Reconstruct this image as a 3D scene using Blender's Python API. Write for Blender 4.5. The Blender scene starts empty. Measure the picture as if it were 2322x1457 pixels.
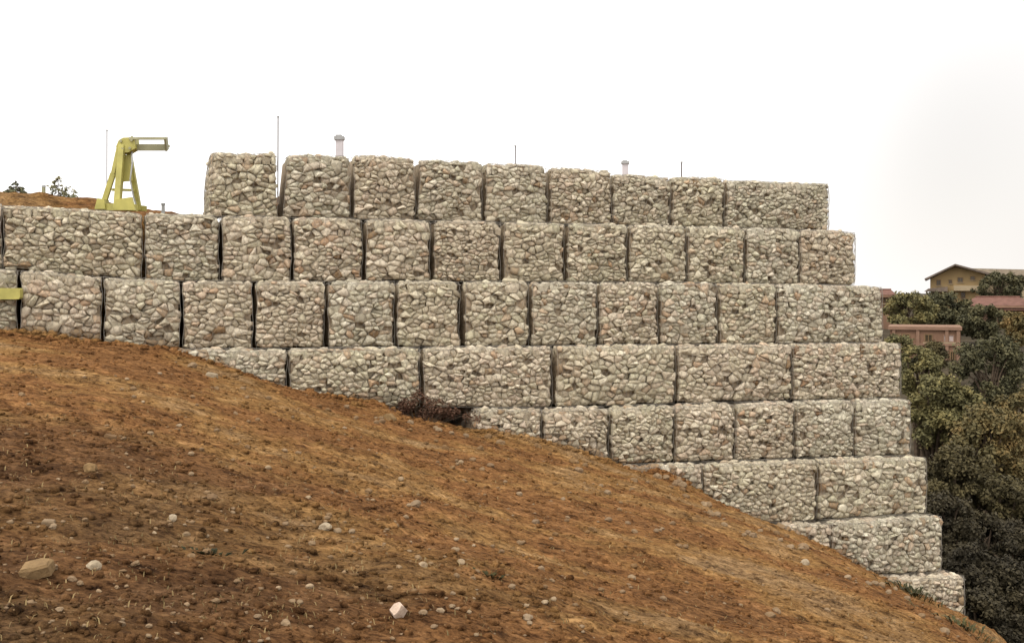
import bpy, math, random
import numpy as np
from mathutils import Vector, noise

random.seed(11)
rng = np.random.default_rng(11)
scene = bpy.context.scene
C = scene.collection
R = math.radians

# ------------------------------------------------------------------ camera
EYE = 8.0                      # eye height in world units (m)
F = 2600.0                     # focal length in photo pixels (photo is 2322 wide)
CX, HY = 1161.0, 660.0         # optical centre column, horizon row of the photograph
cam_d = bpy.data.cameras.new('camera')
cam = bpy.data.objects.new('camera', cam_d)
C.objects.link(cam)
cam.location = (0, 0, EYE)
cam.rotation_euler = (R(90), 0, 0)
cam_d.sensor_width = 36.0
cam_d.lens = 36.0 * F / 2322.0
cam_d.shift_y = -(728.5 - HY) / 2322.0
cam_d.clip_start = 0.1
cam_d.clip_end = 6000
scene.camera = cam

# ------------------------------------------------------------------ sky, sun, exposure
SUN_EL, SUN_AZ = 58.0, 215.0          # azimuth clockwise from +Y (behind the camera, to the left)
world = bpy.data.worlds.new('World')
scene.world = world
world.use_nodes = True
nt = world.node_tree
for n in list(nt.nodes):
    nt.nodes.remove(n)
w_out = nt.nodes.new('ShaderNodeOutputWorld')
w_bg = nt.nodes.new('ShaderNodeBackground')
w_sky = nt.nodes.new('ShaderNodeTexSky')
w_sky.sky_type = 'NISHITA'
w_sky.sun_disc = False
w_sky.sun_elevation = R(SUN_EL)
w_sky.sun_rotation = R(SUN_AZ)
w_sky.dust_density = 3.0
w_tc = nt.nodes.new('ShaderNodeTexCoord')
w_map = nt.nodes.new('ShaderNodeMapping')
w_map.inputs['Location'].default_value = (1.05, 4.0, 1.96)
w_map.inputs['Scale'].default_value = (1.0, 1.0, 0.7)
w_noise = nt.nodes.new('ShaderNodeTexNoise')
w_noise.inputs['Scale'].default_value = 1.3
w_noise.inputs['Detail'].default_value = 2.0
w_noise.inputs['Roughness'].default_value = 0.5
w_ramp = nt.nodes.new('ShaderNodeValToRGB')
w_ramp.color_ramp.elements[0].position = 0.31
w_ramp.color_ramp.elements[0].color = (0.345, 0.33, 0.315, 1)
w_ramp.color_ramp.elements[1].position = 0.74
w_ramp.color_ramp.elements[1].color = (1.0, 0.99, 0.985, 1)
w_gain = nt.nodes.new('ShaderNodeMix')
w_gain.data_type = 'RGBA'
w_gain.blend_type = 'MULTIPLY'
w_gain.inputs['Factor'].default_value = 1.0
w_gain.inputs['B'].default_value = (12.0, 12.0, 12.0, 1)
w_mix = nt.nodes.new('ShaderNodeMix')
w_mix.data_type = 'RGBA'
w_mix.inputs['Factor'].default_value = 0.93       # thick cloud cover over the clear sky
L = nt.links.new
L(w_tc.outputs['Generated'], w_map.inputs['Vector'])
L(w_map.outputs['Vector'], w_noise.inputs['Vector'])
L(w_noise.outputs['Fac'], w_ramp.inputs['Fac'])
L(w_ramp.outputs['Color'], w_gain.inputs['A'])
L(w_sky.outputs['Color'], w_mix.inputs['A'])
L(w_gain.outputs['Result'], w_mix.inputs['B'])
L(w_mix.outputs['Result'], w_bg.inputs['Color'])
w_bg.inputs['Strength'].default_value = 0.1
L(w_bg.outputs['Background'], w_out.inputs['Surface'])

sun_d = bpy.data.lights.new('sun', 'SUN')
sun_d.energy = 0.9
sun_d.angle = R(25)
sun_d.color = (1.0, 0.95, 0.88)
sun = bpy.data.objects.new('sun', sun_d)
C.objects.link(sun)
az, el = R(SUN_AZ), R(SUN_EL)
to_sun = Vector((math.sin(az) * math.cos(el), math.cos(az) * math.cos(el), math.sin(el)))
sun.rotation_euler = to_sun.to_track_quat('Z', 'Y').to_euler()
sun.location = (0, -10, 40)

scene.view_settings.view_transform = 'Standard'
scene.view_settings.look = 'None'
scene.view_settings.exposure = 1.2
scene.view_settings.gamma = 1.0

# ------------------------------------------------------------------ helpers
def px(x, y, D):
    """world point seen at photo pixel (x, y) at distance D along the view axis"""
    return Vector((D * (x - CX) / F, D, EYE + D * (HY - y) / F))

def mesh(name, verts, faces, mat=None, smooth=False):
    m = bpy.data.meshes.new(name)
    m.from_pydata([tuple(v) for v in verts], [], faces)
    if mat:
        m.materials.append(mat)
    if smooth:
        m.polygons.foreach_set('use_smooth', [True] * len(m.polygons))
    m.update()
    return m

def mesh_np(name, verts, faces, mat=None, smooth=False):
    """fast builder for big arrays; faces is (n,3) or (n,4)"""
    m = bpy.data.meshes.new(name)
    verts = np.asarray(verts, dtype=np.float32)
    faces = np.asarray(faces, dtype=np.int32)
    k = faces.shape[1]
    m.vertices.add(len(verts))
    m.vertices.foreach_set('co', verts.ravel())
    m.loops.add(faces.size)
    m.loops.foreach_set('vertex_index', faces.ravel())
    m.polygons.add(len(faces))
    m.polygons.foreach_set('loop_start', np.arange(0, faces.size, k, dtype=np.int32))
    if smooth:
        m.polygons.foreach_set('use_smooth', np.ones(len(faces), dtype=bool))
    if mat:
        m.materials.append(mat)
    m.update(calc_edges=True)
    m.validate()
    return m

def link(name, me, parent=None, loc=None):
    o = bpy.data.objects.new(name, me)
    C.objects.link(o)
    if parent:
        o.parent = parent
    if loc is not None:
        o.location = loc
    return o

def tag(o, label=None, cat=None, group=None, kind=None):
    if label: o['label'] = label
    if cat: o['category'] = cat
    if group: o['group'] = group
    if kind: o['kind'] = kind
    return o

def thing(name, loc, label, cat, group=None):
    return tag(link(name, None, None, loc), label, cat, group)

class MB:
    """collects simple solids into one mesh; coordinates are relative to origin"""
    def __init__(s, origin=(0, 0, 0)):
        s.v, s.f, s.o = [], [], Vector(origin)
    def box(s, lo, hi):
        x0, y0, z0 = lo; x1, y1, z1 = hi
        return s.hexa([(x0, y0, z0), (x1, y0, z0), (x1, y1, z0), (x0, y1, z0),
                       (x0, y0, z1), (x1, y0, z1), (x1, y1, z1), (x0, y1, z1)])
    def hexa(s, p):
        b = len(s.v)
        s.v += [Vector(q) - s.o for q in p]
        s.f += [tuple(b + i for i in q) for q in
                ((3, 2, 1, 0), (4, 5, 6, 7), (0, 1, 5, 4), (1, 2, 6, 5), (2, 3, 7, 6), (3, 0, 4, 7))]
        return s
    def bar(s, a, b_, r0, r1=None, n=8):
        a, b_ = Vector(a), Vector(b_)
        r1 = r0 if r1 is None else r1
        ax = (b_ - a).normalized()
        u = ax.orthogonal().normalized(); w = ax.cross(u)
        b = len(s.v)
        for c, r in ((a, r0), (b_, r1)):
            for i in range(n):
                t = 2 * math.pi * i / n
                s.v.append(c + (u * math.cos(t) + w * math.sin(t)) * r - s.o)
        for i in range(n):
            j = (i + 1) % n
            s.f.append((b + i, b + j, b + n + j, b + n + i))
        s.f.append(tuple(b + n - 1 - i for i in range(n)))
        s.f.append(tuple(b + n + i for i in range(n)))
        return s
    def rail(s, a, b_, w, h):
        """rectangular section bar from a to b_; w across the view plane, h in depth (y)"""
        a, b_ = Vector(a), Vector(b_)
        ax = (b_ - a).normalized()
        dy = Vector((0, 1, 0))
        side = ax.cross(dy).normalized() * (w / 2)
        dp = ax.cross(side).normalized() * (h / 2)
        return s.hexa([a - side - dp, a + side - dp, a + side + dp, a - side + dp,
                       b_ - side - dp, b_ + side - dp, b_ + side + dp, b_ - side + dp])
    def prism(s, pts, y0, y1):
        """polygon in x,z extruded along y"""
        b = len(s.v); n = len(pts)
        s.v += [Vector((x, y0, z)) - s.o for x, z in pts] + [Vector((x, y1, z)) - s.o for x, z in pts]
        s.f.append(tuple(b + i for i in range(n)))
        s.f.append(tuple(b + n + n - 1 - i for i in range(n)))
        for i in range(n):
            j = (i + 1) % n
            s.f.append((b + j, b + i, b + n + i, b + n + j))
        return s
    def build(s, name, mat, parent=None, loc=None, smooth=False):
        return link(name, mesh(name, s.v, s.f, mat, smooth), parent, loc)

# ------------------------------------------------------------------ materials
def material(name, rough=0.9, spec=0.2):
    m = bpy.data.materials.new(name)
    m.use_nodes = True
    t = m.node_tree
    b = t.nodes['Principled BSDF']
    b.inputs['Roughness'].default_value = rough
    b.inputs['Specular IOR Level'].default_value = spec
    return m, t, b

def node(t, kind, **kw):
    n = t.nodes.new(kind)
    for k, v in kw.items():
        if k in n.inputs:
            n.inputs[k].default_value = v
        else:
            setattr(n, k, v)
    return n

def ramp(t, stops):
    r = t.nodes.new('ShaderNodeValToRGB')
    e = r.color_ramp.elements
    while len(e) < len(stops):
        e.new(0.5)
    for i, (p, c) in enumerate(stops):
        e[i].position = p
        e[i].color = (*c, 1)
    return r

def mixc(t, a, b, fac, mode='MIX'):
    m = t.nodes.new('ShaderNodeMix')
    m.data_type = 'RGBA'
    m.blend_type = mode
    for sock, val in ((m.inputs['A'], a), (m.inputs['B'], b), (m.inputs['Factor'], fac)):
        if hasattr(val, 'links') or isinstance(val, bpy.types.NodeSocket):
            t.links.new(val, sock)
        else:
            sock.default_value = val if not isinstance(val, tuple) else (*val, 1)
    return m.outputs['Result']

def bump(t, b, height, strength, dist=0.02):
    n = node(t, 'ShaderNodeBump', Strength=strength, Distance=dist)
    t.links.new(height, n.inputs['Height'])
    t.links.new(n.outputs['Normal'], b.inputs['Normal'])

def simple(name, col, rough=0.8, var=0.25, scale=6.0, spec=0.25, metal=0.0):
    m, t, b = material(name, rough, spec)
    b.inputs['Metallic'].default_value = metal
    tc = node(t, 'ShaderNodeTexCoord')
    n = node(t, 'ShaderNodeTexNoise', Scale=scale, Detail=5.0)
    t.links.new(tc.outputs['Object'], n.inputs['Vector'])
    r = ramp(t, [(0.3, tuple(c * (1 - var) for c in col)), (0.7, tuple(min(1, c * (1 + var)) for c in col))])
    t.links.new(n.outputs['Fac'], r.inputs['Fac'])
    t.links.new(r.outputs['Color'], b.inputs['Base Color'])
    bump(t, b, n.outputs['Fac'], 0.15)
    return m

def stone_material(name, stops, dust=0.45):
    m, t, b = material(name, 0.95, 0.12)
    oi = node(t, 'ShaderNodeObjectInfo')
    r = ramp(t, stops)
    t.links.new(oi.outputs['Random'], r.inputs['Fac'])
    g = node(t, 'ShaderNodeNewGeometry')
    n1 = node(t, 'ShaderNodeTexNoise', Scale=22.0, Detail=5.0, Roughness=0.65)
    n2 = node(t, 'ShaderNodeTexNoise', Scale=0.75, Detail=3.0)
    n3 = node(t, 'ShaderNodeTexNoise', Scale=70.0, Detail=3.0, Roughness=0.7)
    for n in (n1, n2, n3):
        t.links.new(g.outputs['Position'], n.inputs['Vector'])
    r1 = ramp(t, [(0.28, (0.62, 0.60, 0.57)), (0.72, (1.25, 1.25, 1.25))])
    t.links.new(n1.outputs['Fac'], r1.inputs['Fac'])
    c = mixc(t, r.outputs['Color'], r1.outputs['Color'], 1.0, 'MULTIPLY')
    r2 = ramp(t, [(0.40, (0.0, 0.0, 0.0)), (0.72, (1, 1, 1))])
    t.links.new(n2.outputs['Fac'], r2.inputs['Fac'])
    mm = node(t, 'ShaderNodeMath', operation='MULTIPLY')
    mm.inputs[1].default_value = dust
    t.links.new(r2.outputs['Color'], mm.inputs[0])
    c = mixc(t, c, (0.46, 0.385, 0.275), mm.outputs[0])
    t.links.new(c, b.inputs['Base Color'])
    ad = node(t, 'ShaderNodeMath', operation='ADD')
    t.links.new(n1.outputs['Fac'], ad.inputs[0])
    t.links.new(n3.outputs['Fac'], ad.inputs[1])
    bump(t, b, ad.outputs[0], 0.7, 0.012)
    return m

M = {}
STONE_STOPS = [
    (0.00, (0.31, 0.262, 0.192)), (0.12, (0.50, 0.44, 0.335)), (0.26, (0.43, 0.385, 0.288)),
    (0.40, (0.585, 0.525, 0.415)), (0.52, (0.475, 0.40, 0.31)), (0.64, (0.50, 0.46, 0.338)),
    (0.76, (0.655, 0.595, 0.478)), (0.88, (0.54, 0.455, 0.358)), (0.965, (0.49, 0.378, 0.272)), (1.0, (0.42, 0.288, 0.185))]
# quarry loads differ a little from basket to basket: buff, grey, pinkish
for nm_, tint_ in (('stone_buff', (0.99, 0.995, 0.94)), ('stone_grey', (0.97, 0.99, 0.97)), ('stone_pink', (1.0, 0.975, 0.94))):
    M[nm_] = stone_material('quarry_' + nm_, [(p_, tuple(c * k for c, k in zip(col_, tint_))) for p_, col_ in STONE_STOPS])
M['stone_soiled'] = stone_material('soiled_quarry_stone', [
    (0.0, (0.20, 0.125, 0.065)), (0.35, (0.27, 0.185, 0.105)), (0.7, (0.33, 0.245, 0.155)), (1.0, (0.24, 0.145, 0.08))], 0.3)
M['fill'] = simple('rubble_fill', (0.28, 0.22, 0.15), 0.95, 0.5, 18.0, 0.1)
M['wire'] = simple('galvanised_wire', (0.23, 0.205, 0.17), 0.7, 0.1, 30, 0.3, 0.0)

def soil_material(name, k=1.0):
    m, t, b = material(name, 0.98, 0.05)
    g = node(t, 'ShaderNodeNewGeometry')
    mp = node(t, 'ShaderNodeMapping')
    mp.inputs['Rotation'].default_value = (0, 0, R(-20))
    mp.inputs['Scale'].default_value = (0.78, 1.25, 1.0)
    t.links.new(g.outputs['Position'], mp.inputs['Vector'])
    big = node(t, 'ShaderNodeTexNoise', Scale=0.55, Detail=6.0, Roughness=0.62)
    mid = node(t, 'ShaderNodeTexNoise', Scale=4.6, Detail=8.0, Roughness=0.78)
    fine = node(t, 'ShaderNodeTexNoise', Scale=26.0, Detail=6.0, Roughness=0.75)
    grav = node(t, 'ShaderNodeTexVoronoi', Scale=42.0)
    for n in (big, mid, fine):
        t.links.new(mp.outputs['Vector'], n.inputs['Vector'])
    t.links.new(g.outputs['Position'], grav.inputs['Vector'])
    rb = ramp(t, [(0.36, (0.160 * k, 0.078 * k, 0.030 * k)), (0.46, (0.190 * k, 0.090 * k, 0.033 * k)),
                  (0.55, (0.224 * k, 0.122 * k, 0.043 * k)), (0.65, (0.245 * k, 0.150 * k, 0.070 * k))])
    t.links.new(big.outputs['Fac'], rb.inputs['Fac'])
    # darker turned-over topsoil lies on the near left part of the bank
    tn = node(t, 'ShaderNodeTexNoise', Scale=0.8, Detail=5.0, Roughness=0.6)
    t.links.new(g.outputs['Position'], tn.inputs['Vector'])
    vd = node(t, 'ShaderNodeVectorMath', operation='DISTANCE')
    vd.inputs[1].default_value = (-4.2, 4.5, EYE - 1.5)
    t.links.new(g.outputs['Position'], vd.inputs[0])
    vm = node(t, 'ShaderNodeMath', operation='MULTIPLY_ADD'); vm.inputs[1].default_value = 9.0
    t.links.new(tn.outputs['Fac'], vm.inputs[0]); t.links.new(vd.outputs['Value'], vm.inputs[2])
    vr = ramp(t, [(0.0, (1, 1, 1)), (1.0, (0, 0, 0))])
    mr = node(t, 'ShaderNodeMapRange'); mr.inputs['From Min'].default_value = 6.2; mr.inputs['From Max'].default_value = 10.5
    t.links.new(vm.outputs[0], mr.inputs['Value']); t.links.new(mr.outputs['Result'], vr.inputs['Fac'])
    m7 = node(t, 'ShaderNodeMath', operation='MULTIPLY'); m7.inputs[1].default_value = 0.78
    t.links.new(vr.outputs['Color'], m7.inputs[0])
    base = mixc(t, rb.outputs['Color'], (0.072 * k, 0.039 * k, 0.019 * k), m7.outputs[0])
    rm = ramp(t, [(0.36, (0.24, 0.22, 0.22)), (0.45, (0.74, 0.71, 0.70)), (0.55, (1.10, 1.10, 1.10)), (0.66, (1.65, 1.72, 1.9))])
    t.links.new(mid.outputs['Fac'], rm.inputs['Fac'])
    c = mixc(t, base, rm.outputs['Color'], 1.0, 'MULTIPLY')
    rf = ramp(t, [(0.36, (0.34, 0.30, 0.28)), (0.48, (0.95, 0.95, 0.95)), (0.66, (1.6, 1.62, 1.62))])
    t.links.new(fine.outputs['Fac'], rf.inputs['Fac'])
    c = mixc(t, c, rf.outputs['Color'], 1.0, 'MULTIPLY')
    # scattered pale grit
    wn = node(t, 'ShaderNodeMath', operation='LESS_THAN')
    wn.inputs[1].default_value = 0.16
    t.links.new(grav.outputs['Distance'], wn.inputs[0])
    sel = node(t, 'ShaderNodeSeparateColor')
    t.links.new(grav.outputs['Color'], sel.inputs[0])
    gt = node(t, 'ShaderNodeMath', operation='GREATER_THAN')
    gt.inputs[1].default_value = 0.8
    t.links.new(sel.outputs[0], gt.inputs[0])
    mu = node(t, 'ShaderNodeMath', operation='MULTIPLY')
    t.links.new(wn.outputs[0], mu.inputs[0]); t.links.new(gt.outputs[0], mu.inputs[1])
    c = mixc(t, c, (0.25, 0.165, 0.085), mu.outputs[0])
    t.links.new(c, b.inputs['Base Color'])
    ad = node(t, 'ShaderNodeMath', operation='MULTIPLY_ADD')
    ad.inputs[1].default_value = 0.6
    t.links.new(fine.outputs['Fac'], ad.inputs[0]); t.links.new(mid.outputs['Fac'], ad.inputs[2])
    bump(t, b, ad.outputs[0], 0.9, 0.05)
    return m
M['soil'] = soil_material('red_brown_soil')
M['soil_pale'] = soil_material('backfill_soil', 0.8)
M['pebble'] = stone_material('field_stone', [
    (0.0, (0.14, 0.078, 0.034)), (0.35, (0.19, 0.115, 0.053)), (0.6, (0.155, 0.092, 0.043)), (0.85, (0.23, 0.15, 0.08)), (1.0, (0.30, 0.22, 0.135))], 0.3)

def leaf_material(name, a, b_, c_):
    m, t, b = material(name, 0.75, 0.15)
    g = node(t, 'ShaderNodeNewGeometry')
    n = node(t, 'ShaderNodeTexNoise', Scale=0.9, Detail=3.0)
    t.links.new(g.outputs['Position'], n.inputs['Vector'])
    r = ramp(t, [(0.33, a), (0.5, b_), (0.68, c_)])
    mm = node(t, 'ShaderNodeMath', operation='MULTIPLY_ADD')
    mm.inputs[1].default_value = 0.22
    t.links.new(g.outputs['Random Per Island'], mm.inputs[0])
    sb = node(t, 'ShaderNodeMath', operation='SUBTRACT'); sb.inputs[1].default_value = 0.11
    t.links.new(n.outputs['Fac'], sb.inputs[0])
    t.links.new(sb.outputs[0], mm.inputs[2])
    t.links.new(mm.outputs[0], r.inputs['Fac'])
    t.links.new(r.outputs['Color'], b.inputs['Base Color'])
    return m
M['leaf_olive'] = leaf_material('olive_leaves', (0.0858, 0.0780, 0.0364), (0.1404, 0.1248, 0.0520), (0.2080, 0.1690, 0.0650))
M['leaf_dark'] = leaf_material('dark_green_leaves', (0.050, 0.048, 0.026), (0.076, 0.071, 0.036), (0.112, 0.098, 0.046))
M['leaf_autumn'] = leaf_material('autumn_leaves', (0.095, 0.080, 0.036), (0.145, 0.112, 0.046), (0.20, 0.128, 0.048))
M['leaf_scrub'] = leaf_material('shaded_scrub_leaves', (0.030, 0.025, 0.016), (0.046, 0.038, 0.022), (0.066, 0.053, 0.028))  # the tree crowns' shade in the ravine is put into this leaf colour
M['leaf_half_shade'] = leaf_material('half_shaded_brown_leaves', (0.0468, 0.0390, 0.0208), (0.0728, 0.0598, 0.0286), (0.1040, 0.0832, 0.0364))  # brown leaves with half the ravine shade painted into their colour
M['leaf_conifer'] = leaf_material('conifer_needles', (0.13, 0.13, 0.075), (0.19, 0.18, 0.10), (0.26, 0.23, 0.14))
M['bark'] = simple('bark', (0.09, 0.065, 0.045), 0.95, 0.4, 8.0, 0.1)
M['grass'] = leaf_material('dry_grass_blades', (0.13, 0.095, 0.04), (0.20, 0.14, 0.06), (0.28, 0.20, 0.09))
M['weed'] = leaf_material('weed_leaves', (0.022, 0.022, 0.008), (0.040, 0.038, 0.013), (0.065, 0.058, 0.020))
M['yellow'] = simple('yellow_paint', (0.36, 0.325, 0.085), 0.5, 0.22, 5.0, 0.4)
M['steel'] = simple('dull_steel', (0.30, 0.285, 0.17), 0.5, 0.2, 5.0, 0.4, 0.4)
M['rust'] = simple('rusty_rebar', (0.12, 0.10, 0.095), 0.8, 0.3, 20.0, 0.2)
M['pale_paint'] = simple('weathered_pale_paint', (0.52, 0.48, 0.485), 0.7, 0.08, 8.0, 0.2)
M['grey_cap'] = simple('grey_cap', (0.33, 0.33, 0.32), 0.7, 0.2, 8.0, 0.2)
M['ochre'] = simple('ochre_render', (0.31, 0.215, 0.105), 0.9, 0.12, 0.6, 0.1)
M['ochre_pale'] = simple('pale_render', (0.30, 0.235, 0.15), 0.9, 0.12, 0.6, 0.1)
M['roof_brown'] = simple('brown_roof_tiles', (0.13, 0.10, 0.078), 0.9, 0.3, 1.5, 0.1)
M['roof_grey'] = simple('weathered_roof_tiles', (0.15, 0.118, 0.082), 0.9, 0.3, 1.5, 0.1)
M['terracotta'] = simple('terracotta_tiles', (0.14, 0.072, 0.054), 0.9, 0.25, 2.0, 0.1)
M['salmon'] = simple('salmon_render', (0.185, 0.108, 0.070), 0.9, 0.2, 0.8, 0.1)
M['salmon_pale'] = simple('pale_salmon_render', (0.215, 0.130, 0.088), 0.9, 0.15, 0.8, 0.1)
M['glass'] = simple('dark_window_glass', (0.055, 0.04, 0.022), 0.15, 0.2, 1.0, 0.5)
M['frame'] = simple('window_frame', (0.16, 0.10, 0.05), 0.7, 0.2, 2.0, 0.2)
M['white'] = simple('white_blind', (0.36, 0.29, 0.26), 0.7, 0.05, 2.0, 0.2)
M['valley'] = simple('leaf_litter', (0.045, 0.035, 0.022), 0.98, 0.5, 0.6, 0.05)

# ------------------------------------------------------------------ the wall's plan
# front plane of the second course: straight in plan, running right and away from the camera
A0 = Vector((-4.4364, 17.4497, 0))
B0 = Vector((6.829, 21.417, 0))
WD = (B0 - A0).normalized()                   # along the wall
WN = Vector((WD.y, -WD.x, 0))                 # out of the wall, towards the camera
STEP = 0.26                                   # each lower course stands this much further out

def plane_hit(x, k):
    """(t, depth) where the sight line of photo column x meets course k's front plane"""
    A = A0 + WN * STEP * (k - 2)
    u = (x - CX) / F
    # A + t*WD on line X = u*Y
    t = (u * A.y - A.x) / (WD.x - u * WD.y)
    return t, A.y + t * WD.y

def wall_z(x, y, k):
    t, D = plane_hit(x, k)
    return EYE + D * (HY - y) / F

def wall_pt(t, out, z, k=2):
    p = A0 + WN * (STEP * (k - 2) + out) + WD * t
    return Vector((p.x, p.y, z))

def lerp_tab(tab, x):
    return float(np.interp(x, [p[0] for p in tab], [p[1] for p in tab]))

# rows where the courses meet (photo columns/rows)
ROWS = {
    1: [(-350, 448), (0, 466), (325, 485), (480, 490), (1100, 504), (1880, 522), (1941, 528)],
    2: [(-350, 604), (0, 611), (50, 614), (320, 637), (500, 640), (1050, 639), (1500, 642), (1941, 647), (2005, 651)],
    3: [(-350, 800), (350, 794), (480, 793), (1040, 788), (1500, 783), (2005, 779)],
    4: [(350, 930), (960, 926), (1260, 927), (1530, 918), (1800, 911), (2045, 905)],
    5: [(1080, 1068), (1530, 1053), (1860, 1041), (2067, 1036)],
    6: [(1345, 1206), (1860, 1185), (2103, 1167)],
    7: [(1640, 1336), (1890, 1316), (2137, 1302)],
    8: [(1940, 1440), (2190, 1430)],
}

# ------------------------------------------------------------------ near ground (bare earth slope)
CONTACT = [  # photo column, row, course whose face it meets
    (-350, 735, 3), (30, 748, 3), (130, 762, 3), (240, 777, 3), (350, 785, 3), (440, 802, 3), (520, 838, 4), (580, 862, 4),
    (650, 888, 4), (760, 907, 4), (870, 922, 4), (905, 944, 5), (990, 958, 5), (1075, 974, 5), (1150, 986, 5), (1230, 1000, 5), (1330, 1022, 5),
    (1400, 1046, 5), (1440, 1054, 5), (1500, 1062, 6), (1540, 1078, 6), (1600, 1128, 6), (1700, 1186, 6), (1790, 1206, 7),
    (1900, 1262, 7), (2000, 1312, 7), (2060, 1340, 8), (2110, 1385, 8), (2190, 1424, 8), (2260, 1480, 8)]
ct = []
for x, y, k in CONTACT:
    t, D = plane_hit(x, k)
    ct.append((t, D * (HY - y) / F, STEP * (k - 2)))
ct.sort()
CT_T = np.array([c[0] for c in ct]); CT_Z = np.array([c[1] for c in ct]); CT_W = np.array([c[2] for c in ct])
CAM_T = (Vector((0, 0, 0)) - A0).dot(WD); CAM_W = (Vector((0, 0, 0)) - A0).dot(WN)

_tabs = {}
def fbm(x, y, scale, octaves, seed, rough=0.5):
    """value-noise fractal on arrays"""
    out = np.zeros_like(x); amp = 1.0; tot = 0.0
    for o in range(octaves):
        if seed + o not in _tabs:
            _tabs[seed + o] = np.random.default_rng(seed + o).random((256, 256))
        tab = _tabs[seed + o]
        xs, ys = x / scale + 37.3 * o + 500, y / scale + 91.7 * o + 500
        xi, yi = np.floor(xs).astype(int), np.floor(ys).astype(int)
        fx, fy = xs - xi, ys - yi
        fx = fx * fx * (3 - 2 * fx); fy = fy * fy * (3 - 2 * fy)
        a, b = tab[xi % 256, yi % 256], tab[(xi + 1) % 256, yi % 256]
        c, d = tab[xi % 256, (yi + 1) % 256], tab[(xi + 1) % 256, (yi + 1) % 256]
        out += amp * ((a * (1 - fx) + b * fx) * (1 - fy) + (c * (1 - fx) + d * fx) * fy - 0.5)
        tot += amp; amp *= rough; scale *= 0.5
    return out / tot * 2

def ground_base(X, Y):
    X = np.asarray(X, float); Y = np.asarray(Y, float)
    dx, dy = X - A0.x, Y - A0.y
    t = dx * WD.x + dy * WD.y
    w = dx * WN.x + dy * WN.y
    zc = np.interp(t, CT_T, CT_Z)
    wc = np.interp(t, CT_T, CT_W)
    # level by the camera's feet, with the cross fall of the bank
    dt = t - CAM_T
    zcam = -1.62 - np.where(dt > 0, 0.19 * dt + 0.0135 * dt * dt, 0.07 * dt)
    f = np.clip((w - wc) / (CAM_W), 0, 1.6)
    # the bank is smooth away from the wall: blur of the contact line
    zs = sum(np.interp(t + o, CT_T, CT_Z) for o in (-1.2, -0.6, 0, 0.6, 1.2)) / 5
    near = np.exp(-np.maximum(w - wc, 0) / 0.7)
    z = (zc * near + zs * (1 - near)) * (1 - f) + zcam * f
    # drop-off into the ravine on the right
    xe = np.interp(Y, [0, 9, 19.5, 30], [0.75, 3.42, 7.62, 12.0])
    over = np.maximum(X - xe, 0)
    z = z - np.where(over < 0.8, over ** 2 * 0.75, 0.48 + (over - 0.8) * 1.25)
    return z

def ground(X, Y):
    X = np.asarray(X, float); Y = np.asarray(Y, float)
    z = ground_base(X, Y)
    c, s = math.cos(R(20)), math.sin(R(20))
    U, V = X * c + Y * s, -X * s + Y * c
    z = z + 0.085 * fbm(X, Y, 2.2, 3, 3) + 0.045 * fbm(U * 0.6, V * 1.3, 0.55, 3, 17) \
        + 0.034 * np.maximum(fbm(X, Y, 0.24, 3, 40, 0.6), 0.05) + 0.018 * fbm(X, Y, 0.09, 2, 60)
    rl = 1 - np.abs(fbm(U * 0.45, V * 1.5, 0.9, 3, 130))
    z = z + 0.032 * (rl ** 3 - 0.5)
    # the hollow below the fourth course
    hx, hy = wall_pt(plane_hit(985, 5)[0], 0.25, 0, 5).xy
    du = (X - hx) * WD.x + (Y - hy) * WD.y; dv = (X - hx) * WN.x + (Y - hy) * WN.y
    z = z - 0.07 * np.exp(-(du / 0.62) ** 4 - (dv / 0.42) ** 2)
    return z + EYE

xs = np.arange(-13.0, 15.0, 0.05)
ys = np.concatenate([np.arange(-3, 3, 0.2), np.arange(3, 12, 0.038), np.arange(12, 24.5, 0.06)])
GX, GY = np.meshgrid(xs, ys)
GZ = ground(GX, GY)
nx, ny = len(xs), len(ys)
# nothing of the slope may rise behind the wall: keep it under the baskets there
gw = (GX - A0.x) * WN.x + (GY - A0.y) * WN.y
gt = (GX - A0.x) * WD.x + (GY - A0.y) * WD.y
beyond = np.clip(-gw - 0.35, 0, 3)
GZ = GZ - beyond * 3.0
idx = np.arange(nx * ny).reshape(ny, nx)
quads = np.stack([idx[:-1, :-1], idx[:-1, 1:], idx[1:, 1:], idx[1:, :-1]], -1).reshape(-1, 4)
slope = link('earth_slope', mesh_np('earth_slope', np.stack([GX, GY, GZ], -1).reshape(-1, 3), quads, M['soil'], True))
tag(slope, 'bare reddish brown earth bank falling away to the right below the wall', None, None, 'structure')

def ground_px(x, y):
    """point of the slope seen at photo pixel (x, y)"""
    Y = np.arange(3.0, 26, 0.02)
    X = Y * (x - CX) / F
    ray = EYE + Y * (HY - y) / F
    g = ground(X, Y)
    hit = np.nonzero(g >= ray)[0]
    i = hit[0] if len(hit) else len(Y) - 1
    return Vector((X[i], Y[i], g[i]))

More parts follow.
